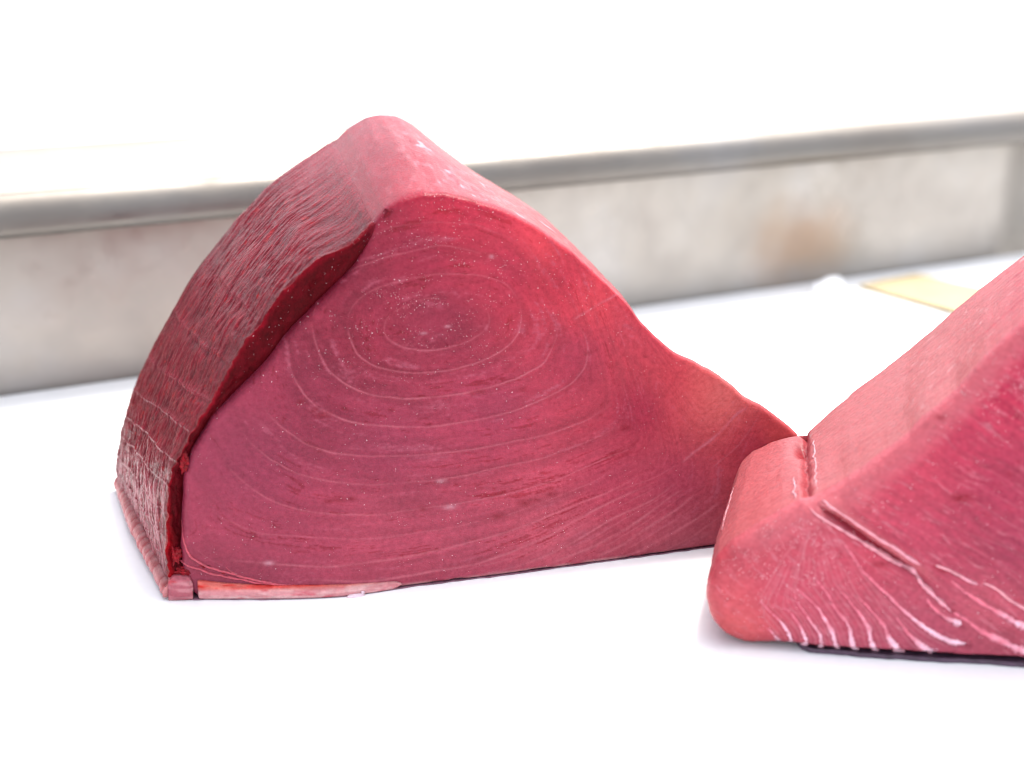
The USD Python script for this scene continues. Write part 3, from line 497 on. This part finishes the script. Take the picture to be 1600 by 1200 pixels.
ridge = np.exp(-np.minimum(np.abs(slant - lo_), np.abs(hi_ - slant)) / 0.9) * (1 - sstep(Sg, 105, 135)) * (0.55 + 0.8 * fbm(Sg, Wg, 20, 14, 62, 3))
Sw = Sg * 0.94 + Wg * 0.34 + 4 * fbm(Sg, Wg, 19, 13, 67, 3); Ww = Wg * 0.94 - Sg * 0.30 + 2.5 * fbm(Sg, Wg, 15, 17, 68, 3)
fibre = fbm(Sw, Ww, 8.0, 1.3, 63, 4); fibre2 = fbm(Sw * 0.97 + Ww * 0.2, Ww, 3.0, 0.6, 64, 3); lump = fbm(Sw, Ww, 14, 9, 65, 4)
height = face_k * (curve + (1 - 0.85 * sstep(Sg, 138, 172)) * (1.1 * lump + 0.62 * fibre + 0.24 * fibre2) + 0.8 * ridge - 0.8 * sstep(ph, 0.75, 1.0) * 0.4 * (1 - sstep(Sg, 105, 135)))
height = height + (1 - face_k) * 1.1 * fbm(Sg, tt[:, None] * 120, 6, 2.2, 66, 4) * sstep(tt, 0.02, 0.05)[:, None]
vd = L.world(X[..., 0], X[..., 1], X[..., 2])
fd = grid_faces(len(tt), ns)
nd = normals(vd.reshape(-1, 3), fd)
if (nd @ (L.U)).mean() > 0:
    fd = fd[:, ::-1]; nd = -nd
sink = 1.8 * dive[None] + 3.0 * (1 - sstep(sl, 0.0, 0.012))[None]
vd = vd.reshape(-1, 3) + nd * ((height - sink) / 1000).reshape(-1, 1)
vd[:, 2] = np.maximum(vd[:, 2], 0.0012)
flat = lambda a: np.broadcast_to(a, Sg.shape).ravel()
c = np.tile(lin((130, 18, 38)), (Sg.size, 1)) * (1 + 0.6 * flat(fibre) + 0.4 * flat(lump) + 0.35 * flat(fibre2))[:, None]
dk = flat(sstep(fbm(Sw, Ww, 7, 1.6, 71, 4), 0.05, 0.5) * 0.7)[:, None]; c = c * (1 - dk) + dk * lin((92, 8, 26))
gr = flat(sstep(fbm(Sw, Ww, 16, 7, 72, 3) + 0.7 * fibre, 0.5, 1.05) * 0.35)[:, None]; c = c * (1 - gr) + gr * lin((178, 100, 114))  # grey-pink streaks paint the wet sheen of this side
rd = flat(np.clip(ridge, 0, 1) * face_k * 0.5)[:, None]; c = c * (1 - rd) + rd * lin((186, 78, 96))
br = flat(sstep(fbm(Sg, Wg, 2.6, 2.2, 73, 2), 0.50, 0.62) * face_k * 0.8)[:, None]; c = c * (1 - br) + br * lin((176, 16, 28))
eb = flat((1 - face_k) * (tt < 0.5)[:, None])[:, None]
edge = lin((98, 5, 24)) * (1 + 0.5 * flat(fbm(Sg, tt[:, None] * 120, 5, 1.4, 74, 4)))[:, None]
c = c * (1 - eb) + eb * edge
cr = flat(np.exp(-((tt - 0.102) / 0.012) ** 2)[:, None] * (0.55 + 0.5 * fbm(Sg, Wg, 6, 3, 75, 3)))[:, None]; cr = np.clip(cr, 0, 1) * 0.7
c = c * (1 - cr) + cr * lin((196, 26, 48))
low = flat((1 - sstep(Sg, 8, 52)) * np.exp(-((tt - 0.10) / 0.03) ** 2)[:, None] * sstep(fbm(Sg, tt[:, None] * 100, 5, 3, 76, 3), -0.3, 0.3))[:, None] * 0.9
c = c * (1 - low) + low * lin((178, 8, 28))
lw = flat((1 - sstep(Sg, 22, 60)) * face_k * sstep(fibre + 0.6 * fbm(Sw, Ww, 5, 1.5, 78, 3), -0.25, 0.35) * 0.75)[:, None]
c = c * (1 - lw) + lw * lin((206, 128, 138))
up = flat(sstep(Sg + 0.18 * Wg + 9 * fbm(Sg, Wg, 8, 8, 77, 4), 167, 193))[:, None]
c = c * (1 - up) + up * (lin((166, 54, 70)) * (1 + 0.3 * flat(fibre))[:, None])
EDGE_ROW = int(np.searchsorted(tt, 0.101)); onedge = fd.max(1) < (EDGE_ROW + 1) * ns; dtone = np.clip(c, 0.004, 0.9)
for name_, fs_, look_, text_ in (("dark_muscle_cut_edge", fd[onedge], EDGE, "dark crimson cut edge of the dark muscle"), ("dark_muscle", fd[~onedge], DARK, "dark red fibrous muscle covering the left side")):
    keep, inv = np.unique(fs_, return_inverse=True)
    put(name_, (vd[keep], inv.reshape(-1, 3)), look_, tl, tone=dtone[keep], label=text_)
dark_pts, dark_n, dark_t = vd, nd, flat(tt[:, None])

# fat, sinews and skin at its foot
def vc(uv, ctrl, seed):
    u, v_ = uv[:, 0], uv[:, 1]
    a = sstep(fbm(u, v_, 9, 1.4, seed, 3), -0.25, 0.25)[:, None]; b = sstep(fbm(u, v_, 6, 2.0, seed + 1, 3), 0.1, 0.5)[:, None]
    c_ = lin(ctrl[0]) * (1 - a) + a * lin(ctrl[1]); return (c_ * (1 - b) + b * lin(ctrl[2])) * 1.35
m, uv = slab_poly(L, DATA["fat"], -0.9, 5.0, grid=0.5)
top = sstep(uv[:, 1], 3.2, 5.2)[:, None]
put("fat_strip", m, FLESH, tl, tone=vc(uv, [(222, 160, 160), (238, 200, 194), (214, 120, 128)], 81) * (1 - top) + top * vc(uv, [(228, 84, 76), (232, 130, 116), (214, 50, 44)], 84), label="pale and orange strip of fat along the lower front edge")
m, uv = slab_poly(L, DATA["corner"], -1.6, 6.0, 0.9, grid=0.5)
put("fat_corner", m, FLESH, tl, tone=vc(uv, [(184, 106, 116), (208, 146, 150), (200, 60, 72)], 87))
g0, g1 = L.world(-21.5, 3.2, 117), L.world(1.5, 2.6, 0.5); tq = np.linspace(0, 1, 260)[:, None]
P = g0 + (g1 - g0) * tq + np.array([0, 0, 1]) * (0.0022 * np.sin(np.pi * tq)) - L.U * 0.002 * np.sin(np.pi * tq)
ribs = np.abs(np.sin(tq[:, 0] * np.pi * 19 + 3.5 * fbm(tq[:, 0] * 100, 0 * tq[:, 0], 12, 1, 90, 2)))
me = tube(P, 0.0046 - 0.0010 * tq[:, 0] + 0.0005 * ribs + 0.0008 * fbm(tq[:, 0] * 100, 0 * tq[:, 0], 7, 1, 92, 3), 14)
me[0][:, 2] = np.maximum(me[0][:, 2], 0.0012)
rt = np.r_[np.repeat(ribs, 14), 0, 0][:, None]; ra = sstep(fbm(np.r_[np.repeat(tq[:, 0] * 117, 14), 0, 0], np.r_[np.tile(np.arange(14), 260), 0, 0], 5, 3, 91, 3), 0.05, 0.4)[:, None]
put("fat_edge", me, FLESH, tl, tone=(lin((196, 110, 112)) * (1 - 0.6 * rt) + 0.6 * rt * lin((232, 182, 176))) * (1 - 0.6 * ra) * 1.3 + 0.6 * ra * lin((206, 92, 92)), label="ribbed pale fat along the foot of the dark side")
for i, (w, p) in enumerate(DATA["strand"]):
    q = dense(p, 0.5, sigma=1.2)[:, :2]
    q = q + 0.4 * np.stack([fbm(q[:, 0], q[:, 1], 4, 4, i + 95, 3), fbm(q[:, 0], q[:, 1], 4, 4, i + 99, 3)], 1)
    rad = w * 0.255 * 0.5 * np.clip(np.minimum(np.linspace(0, 1, len(q)), np.linspace(1, 0, len(q))) * 8, 0.25, 1) * (1 + 0.4 * fbm(q[:, 0], q[:, 1], 3, 3, i + 102, 3))
    ww = np.full(len(q), -1.0) if i == 3 else surfL(q[:, 0], q[:, 1]) - 0.1
    put("membrane_curl" if i == 3 else "sinew", tube(L.world(q[:, 0], q[:, 1], gaussian_filter1d(ww, 3)), rad / 1000, 8), TISSUE if i == 3 else SINEW, tl)

for i, (x, y, rx, ry, dz) in enumerate(DATA["torn"]):
    o = trimesh.creation.icosphere(4); p = np.asarray(o.vertices)
    p = p * (1 + 0.9 * fbm(p[:, 0], p[:, 1], 0.45, 0.45, 190 + i, 4, w=p[:, 2] * 1.7))[:, None] * [rx, ry, 1.2]
    put("torn_flesh", (L.world(x + p[:, 0], np.maximum(y + p[:, 1], 1.2), dz + 0.7 + p[:, 2]), o.faces), FLESH, tl,
        tone=lin((160, 14, 34)) * (1 + 0.9 * fbm(p[:, 0], p[:, 1], 1.2, 0.8, 195 + i, 3, w=p[:, 2]))[:, None])

def skin_sheet(name, face, foot, z0, z1, parent, seed):
    p = dense(foot, 1.0, closed=True, sigma=1.0)[:, :2]
    p = p + 0.9 * np.stack([fbm(p[:, 0], p[:, 1], 3.5, 3.5, seed, 4), fbm(p[:, 0], p[:, 1], 5, 5, seed + 1, 3)], 1)
    m_ = trimesh.creation.extrude_polygon(shapely.Polygon(p).buffer(0), z1 - z0, engine="earcut")
    a = np.asarray(m_.vertices); b = face.O + (a[:, :1] * face.U + (a[:, 1:2] - (np.interp(a[:, :1], *face.bow) * (1 - sstep(a[:, 1:2], 8, 90)) if face.bow else 0)) * face.W) / 1000; b[:, 2] = (a[:, 2] + z0) / 1000
    m_ = trimesh.Trimesh(b, m_.faces, process=False); trimesh.repair.fix_normals(m_)
    put(name, m_, SKIN if face is R else SKIN_PALE, parent, smooth=30)
skin_sheet("skin", L, [(0, -0.6), (60, -0.3), (120, 0.3), (190, 0.6), (222, 0.4), (240, 4), (225, 100), (180, 114), (60, 115), (-22, 117)], 0.15, 0.45, tl, 110)

# ------------------------------------------------------------------ right block
def crease_d(u, v):
    q = dense(DATA["Rcrease"], 0.3, sigma=1.5)[:, :2]; d, k_ = cKDTree(q).query(np.stack([u, v], 1), workers=-1)
    below = v < np.interp(u, q[:, 0], q[:, 1])
    return np.where(below, -d, d), k_ / len(q), sstep(u, q[0, 0] - 1, q[0, 0] + 5)

FAN = []
for i_ in range(3, len(DATA["Rs"]) - 1):
    A_, B_ = (gaussian_filter1d(np.stack([np.interp(np.linspace(0, 1, 24), np.linspace(0, 1, len(p)), np.asarray(p)[:, k_]) for k_ in (0, 1)], 1), 1.5, axis=0, mode="nearest") for p in (DATA["Rs"][i_][2], DATA["Rs"][i_ + 1][2]))
    for q_, g_ in ((0.34, 0.4), (0.68, 0.32)):
        m_ = A_ * (1 - q_) + B_ * q_; up_ = m_[0] + (np.array([21.0, 54.0]) - m_[0]) * 0.45
        FAN.append([1.8, g_ * 1.6, [up_.tolist()] + m_.tolist()])
    FAN.append([1.8, 0.65, [(A_[0] + (np.array([22.0, 53.0]) - A_[0]) * 0.8).tolist(), (A_[0] + (np.array([22.0, 53.0]) - A_[0]) * 0.35 + [-0.6, 0.3]).tolist(), A_[0].tolist(), A_[3].tolist()]])
DATA["Rr"] += FAN

def right_relief(u, v, d):
    ln, wide = line_field(DATA["Rr"], u, v)
    cd, ck, ok = crease_d(u, v)
    w = 0.7 * fbm(u, v, 24, 24, 121, 3) + 0.14 * fbm(u, v, 5, 2.5, 122, 3) - 0.12 * ln
    fibre_dir = u * 0.86 - v * 0.5; across = u * 0.5 + v * 0.86
    w = w + 0.22 * fbm(fibre_dir, across, 14, 1.6, 123, 4) * sstep(cd, -2, 6) * sstep(u, 14, 30)
    fade = (1 - sstep(ck, 0.28, 0.5)) * ok
    w = w + 1.9 * np.exp(-((cd + 0.3) / 0.8) ** 2) * fade + 0.3 * np.exp(-(cd / 1.2) ** 2) * ok * (1 - fade)
    w = w - 0.8 * np.exp(-((cd + 3.2) / 2.4) ** 2) * fade - 0.9 * np.exp(-((cd - 3.0) / 2.2) ** 2) * fade
    low = sstep(-cd, 0, 14) * sstep(u, 8, 34)
    stripe = (1 - sstep(v, 6, 26))
    for a, b, p in DATA["Rs"]:
        q = dense(p, 0.4)[:, :2]; dd, kk = cKDTree(q).query(np.stack([u, v], 1), distance_upper_bound=4, workers=-1)
        tq_ = np.where(np.isfinite(dd), kk / len(q), 0)
        w = w + 0.55 * np.exp(-(np.where(np.isfinite(dd), dd, 99) / 1.0) ** 2) * tq_
    return w - 1.2 * low

def right_tone(u, v, d):
    c_ = tones(DATA["Rcol"], u, v)
    ln, wide = line_field(DATA["Rr"], u, v)
    cd, ck, ok = crease_d(u, v)
    fd_, ac = u * 0.86 - v * 0.5, u * 0.5 + v * 0.86
    sw = 3 * fbm(u, v, 14, 14, 130, 2)
    mott = fbm(fd_, ac + sw, 8, 2.2, 131, 5); fine = fbm(u, v, 1.3, 0.9, 132, 4); big = fbm(u, v, 26, 20, 133, 3); fib = fbm(fd_, ac + sw, 14, 1.1, 134, 4)
    up_ = sstep(cd, -2, 5) * sstep(u, 14, 30)
    c_ = c_ * (1 + 0.16 * big + 0.14 * mott + 0.16 * fine + 0.30 * fib * up_)[:, None]
    red = (sstep(fine * 0.8 + 0.9 * mott, 0.25, 0.7) * 0.8)[:, None]; c_ = c_ * (1 - red) + red * c_ * np.array([0.78, 0.42, 0.50])
    pale = (sstep(fbm(fd_, ac + sw, 5, 0.8, 137, 4), 0.2, 0.6) * 0.45)[:, None]; c_ = c_ + pale * (lin((240, 162, 174)) - c_)
    rg = ((1 - sstep(d, 2, 11)) * sstep(v, 30, 44) * 0.75)[:, None]; c_ = c_ * (1 - rg) + rg * lin((236, 136, 144)) * (1 + 0.2 * fine)[:, None]
    k = (np.clip(ln, 0, 1) * 0.75)[:, None]; c_ = c_ * (1 - k) + k * lin((240, 168, 176))
    fade = (1 - sstep(ck, 0.28, 0.5)) * ok
    k = (0.75 * np.exp(-((cd + 0.3) / 0.7) ** 2) * fade)[:, None]; c_ = c_ * (1 - k) + k * lin((186, 34, 60))
    k = (0.5 * np.exp(-((cd - 2.0) / 1.8) ** 2) * ok * (1 - sstep(ck, 0.3, 0.5)))[:, None]; c_ = c_ * (1 - k) + k * lin((240, 150, 150))
    s = spots(DATA["Rspot"], u, v)[:, None] * 0.8; c_ = c_ * (1 - s) + s * lin((150, 14, 40))
    return np.clip(c_, 0.004, 0.92)

def right_r(fo):
    r = np.full(len(fo), 2.0)
    r = np.where(fo[:, 1] > 20, 6.5, r)
    return np.where((fo[:, 0] < 14) & (fo[:, 1] < 40), 8.0, r)

def right_side_tone(s, t, fo):
    c_ = np.tile(lin((214, 122, 124)), (len(s), 1)); up_ = sstep(fo[:, 0], 60, 95)[:, None]
    c_ = c_ * (1 - up_) + up_ * lin((208, 82, 98))
    c_ = c_ * (1 + 0.12 * fbm(s, t, 16, 22, 141, 4) + 0.16 * fbm(s, t, 8, 2, 142, 5) + 0.1 * fbm(s, t, 1, 1, 146, 3))[:, None]
    p = (sstep(fbm(s, t, 4, 3, 143, 3), 0.46, 0.6) * sstep(fo[:, 0], 30, 70) * 0.8)[:, None]; c_ = c_ * (1 - p) + p * lin((244, 190, 190))
    d_ = (sstep(fbm(s, t, 7, 1.2, 144, 4), 0.28, 0.6) * 0.4)[:, None]; c_ = c_ * (1 - d_) + d_ * lin((184, 46, 72))
    n = np.exp(-((fo[:, 0] + 1.6 * fbm(0 * s, t, 1, 9, 155, 3) - 19.5) / 2.0) ** 2) * (fo[:, 1] > 20); n = (n * 0.55)[:, None]
    c_ = c_ * (1 - n) + n * lin((206, 66, 80))
    hole = np.exp(-((fo[:, 0] - 16.8) / 2.6) ** 2 - ((t - 64) / 9) ** 2)[:, None] * (fo[:, 1] > 20)[:, None] * 0.85
    c_ = c_ * (1 - hole) + hole * lin((180, 30, 48))
    return np.clip(c_, 0.004, 0.92)

def right_side_relief(s, t, fo):
    wob = 1.6 * fbm(0 * s, t, 1, 9, 155, 3)
    n = np.exp(-((fo[None, :, 0] + wob - 19.5) / (1.7 + 0.7 * fbm(s, t, 4, 7, 156, 2))) ** 2) * (fo[None, :, 1] > 20)
    hole = np.exp(-((fo[None, :, 0] - 16.8) / 2.4) ** 2 - ((t - 64) / 9) ** 2) * (fo[None, :, 1] > 20)
    return 0.8 * fbm(s, t, 18, 24, 151, 3) + 0.4 * fbm(s, t, 9, 2.5, 152, 4) + 0.12 * fbm(s, t, 1.2, 1.2, 153, 3) - 3.0 * n * (1 + 0.3 * fbm(s, t, 3, 6, 154, 3)) - 5.5 * hole

tr = thing("tuna_block", "lighter pink tuna piece cut off by the right edge, white-striped belly flap in front", "tuna")
v2, f2, tn2, fuvw2, nfront2 = block(R, DATA["Rf"], DATA["Rb"], DATA["Rd"], 0.36, right_r, right_relief, right_tone, right_side_tone, right_side_relief, bulge=1.0, dstep=0.9)
put("flesh", (v2, f2), FLESH, tr, tone=tn2)
treeR = cKDTree(fuvw2[:, :2]); surfR = lambda u, v_: fuvw2[treeR.query(np.stack([u, v_], 1))[1], 2]
nR = normals(v2, f2)
for i, (a, b, p) in enumerate(DATA["Rs"]):
    m, tt_ = ribbon(R, surfR, p, a * 1.1, b * 1.35, 200 + i, lift=0.06, ragged=0.7); put("septum", m, FLESH, tr, tone=tt_)
for i, (a, b, p) in enumerate(DATA["Rm"]):
    m, tt_ = ribbon(R, surfR, p, a, b, 240 + i, lift=0.6, ragged=0.8, ctone=((240, 178, 184), (238, 176, 188))); put("membrane", m, FLESH, tr, tone=tt_)
def side_strand(u0, v0, t0, t1, rad, seed, tone_):
    base_, N_, M_ = nfront2; i_ = int(np.argmin((fuvw2[:N_, 0] - u0) ** 2 + (fuvw2[:N_, 1] - v0) ** 2))
    js = np.arange(int(t0 * M_), int(t1 * M_)); off = np.round(3.0 * fbm(js, 0 * js, 7, 1, seed, 3)).astype(int)
    P_ = v2[base_ + js * N_ + (i_ + off) % N_]; P_ = gaussian_filter1d(P_, 1.0, axis=0, mode="nearest")
    t_ = np.linspace(0, 1, len(js)); r_ = rad * np.clip(np.minimum(t_, 1 - t_) * 6, 0.2, 1) * (1 + 0.8 * fbm(js, 0 * js, 4, 1, seed + 2, 3))
    put("membrane", tube(P_, r_ / 1000, 7), FLESH, tr, tone=np.tile(lin(tone_) * 1.3, (len(js) * 7 + 2, 1)))
side_strand(23.2, 56.5, 0.03, 0.85, 0.3, 260, (240, 180, 184)); side_strand(15.4, 53.4, 0.02, 0.34, 0.34, 264, (242, 186, 192)); side_strand(-12.2, 30, 0.25, 0.75, 0.36, 268, (238, 174, 180))
skin_sheet("skin", R, [(18, 8), (22, 1.0), (40, 0.1), (62, -0.7), (82, -0.2), (100, -0.9), (145, -0.6), (150, 90), (60, 85), (24, 70), (18, 40)], 0.2, 1.9, tr, 160)

# ------------------------------------------------------------------ white grains that paint the wet glints on the cut faces
ico = trimesh.creation.icosphere(1)
def beads(parent, verts, norms, weight, n, seed, r0, r1):
    g = np.random.default_rng(seed); idx = g.choice(len(verts), n, p=weight / weight.sum())
    rad = r0 + (r1 - r0) * g.random(n) ** 3
    P_ = verts[idx] + norms[idx] * (rad * 0.25)[:, None]
    V_ = P_[:, None] + ico.vertices[None] * (rad[:, None, None] * (0.75 + 0.5 * g.random((n, 1, 3))))
    F_ = ico.faces[None] + (np.arange(n) * len(ico.vertices))[:, None, None]
    put("glint_grains", (V_.reshape(-1, 3), F_.reshape(-1, 3)), BEAD, parent, kind="stuff")
u, v_ = fuvw[:, 0], fuvw[:, 1]
wgt = np.exp(-((u - 95) / 50) ** 2 - ((v_ - 118) / 26) ** 2) * 1.0 + 0.12
wgt *= sstep(fbm(u, v_, 9, 5, 171, 3), -0.2, 0.5) * (1 - 0.8 * sstep(u, 180, 230))
beads(tl, v[:len(u)], nL[:len(u)], wgt, 1700, 5, 0.00004, 0.00013)
wd_ = ((dark_t > 0.04) & (dark_t < 0.1)) * sstep(flat(Sg), 60, 110) * 1.0
beads(tl, dark_pts, dark_n, wd_, 50, 8, 0.00005, 0.00014)
u, v_ = fuvw2[:, 0], fuvw2[:, 1]
wgt = (np.exp(-((u - 20) / 22) ** 2 - ((v_ - 42) / 14) ** 2) + 1.3 * np.exp(-((u - 80) / 16) ** 2 - ((v_ - 100) / 10) ** 2) + 0.6 * np.exp(-((u - 2) / 10) ** 2 - ((v_ - 25) / 12) ** 2) + 0.06) * sstep(fbm(u, v_, 6, 4, 172, 3), -0.25, 0.45)
beads(tr, v2[:len(u)], nR[:len(u)], wgt, 2000, 6, 0.00004, 0.00013)

# ------------------------------------------------------------------ small things at the far edge of the board
def ground_sheet(corners, z0, z1, wav, seed):
    c_ = np.asarray(corners, float); n = 26; a = np.linspace(0, 1, n)
    A, Bq = np.meshgrid(a, a, indexing="ij")
    Q = (c_[0] * ((1 - A) * (1 - Bq))[..., None] + c_[1] * (A * (1 - Bq))[..., None] + c_[2] * (A * Bq)[..., None] + c_[3] * ((1 - A) * Bq)[..., None])
    zt = z0 + wav * (fbm(Q[..., 0] * 1000, Q[..., 1] * 1000, 40, 40, seed, 3) + 1) / 2
    top_ = np.column_stack([Q.reshape(-1, 2), (zt + z1).ravel()]); bot = np.column_stack([Q.reshape(-1, 2), zt.ravel()])
    f_ = grid_faces(n, n); b_ = np.r_[np.arange(n), np.arange(1, n) * n + n - 1, (n - 1) * n + np.arange(n - 2, -1, -1), np.arange(n - 2, 0, -1) * n]
    m_ = len(top_); nb = np.roll(b_, -1)
    f_ = np.vstack([f_, f_[:, ::-1] + m_, np.stack([b_, b_ + m_, nb + m_], 1), np.stack([b_, nb + m_, nb], 1)])
    mm = trimesh.Trimesh(np.vstack([top_, bot]), f_, process=False); trimesh.repair.fix_normals(mm)
    return mm
put("paper_slip", ground_sheet([(0.2472, 0.978), (0.2977, 1.0123), (0.392, 0.902), (0.331, 0.846)], 0.0006, 0.0004, 0.003, 9), plain("yellow_paper", (0.43, 0.345, 0.20), 0.7, noise=60.0, amp=0.08),
    smooth=40, label="flat pale yellow paper slip lying on the white board behind the right tuna piece", cat="paper slip")
s = trimesh.creation.icosphere(4); p = np.asarray(s.vertices); p = p * (1 + 0.22 * fbm(p[:, 0], p[:, 1], 0.5, 0.5, 181, 3, w=p[:, 2] * 2))[:, None]
p = p * [0.014, 0.006, 0.007]; p[:, 2] = np.maximum(p[:, 2], -0.0005)
rot = np.array([[ED[0], ED[1], 0], [-ED[1], ED[0], 0], [0, 0, 1]])
put("ice_lump", (p @ rot + [0.2263, 0.978, 0.0008], s.faces), plain("white_ice", (0.86, 0.86, 0.86), 0.35), label="small white lump on the far edge of the board near the yellow slip", cat="ice")
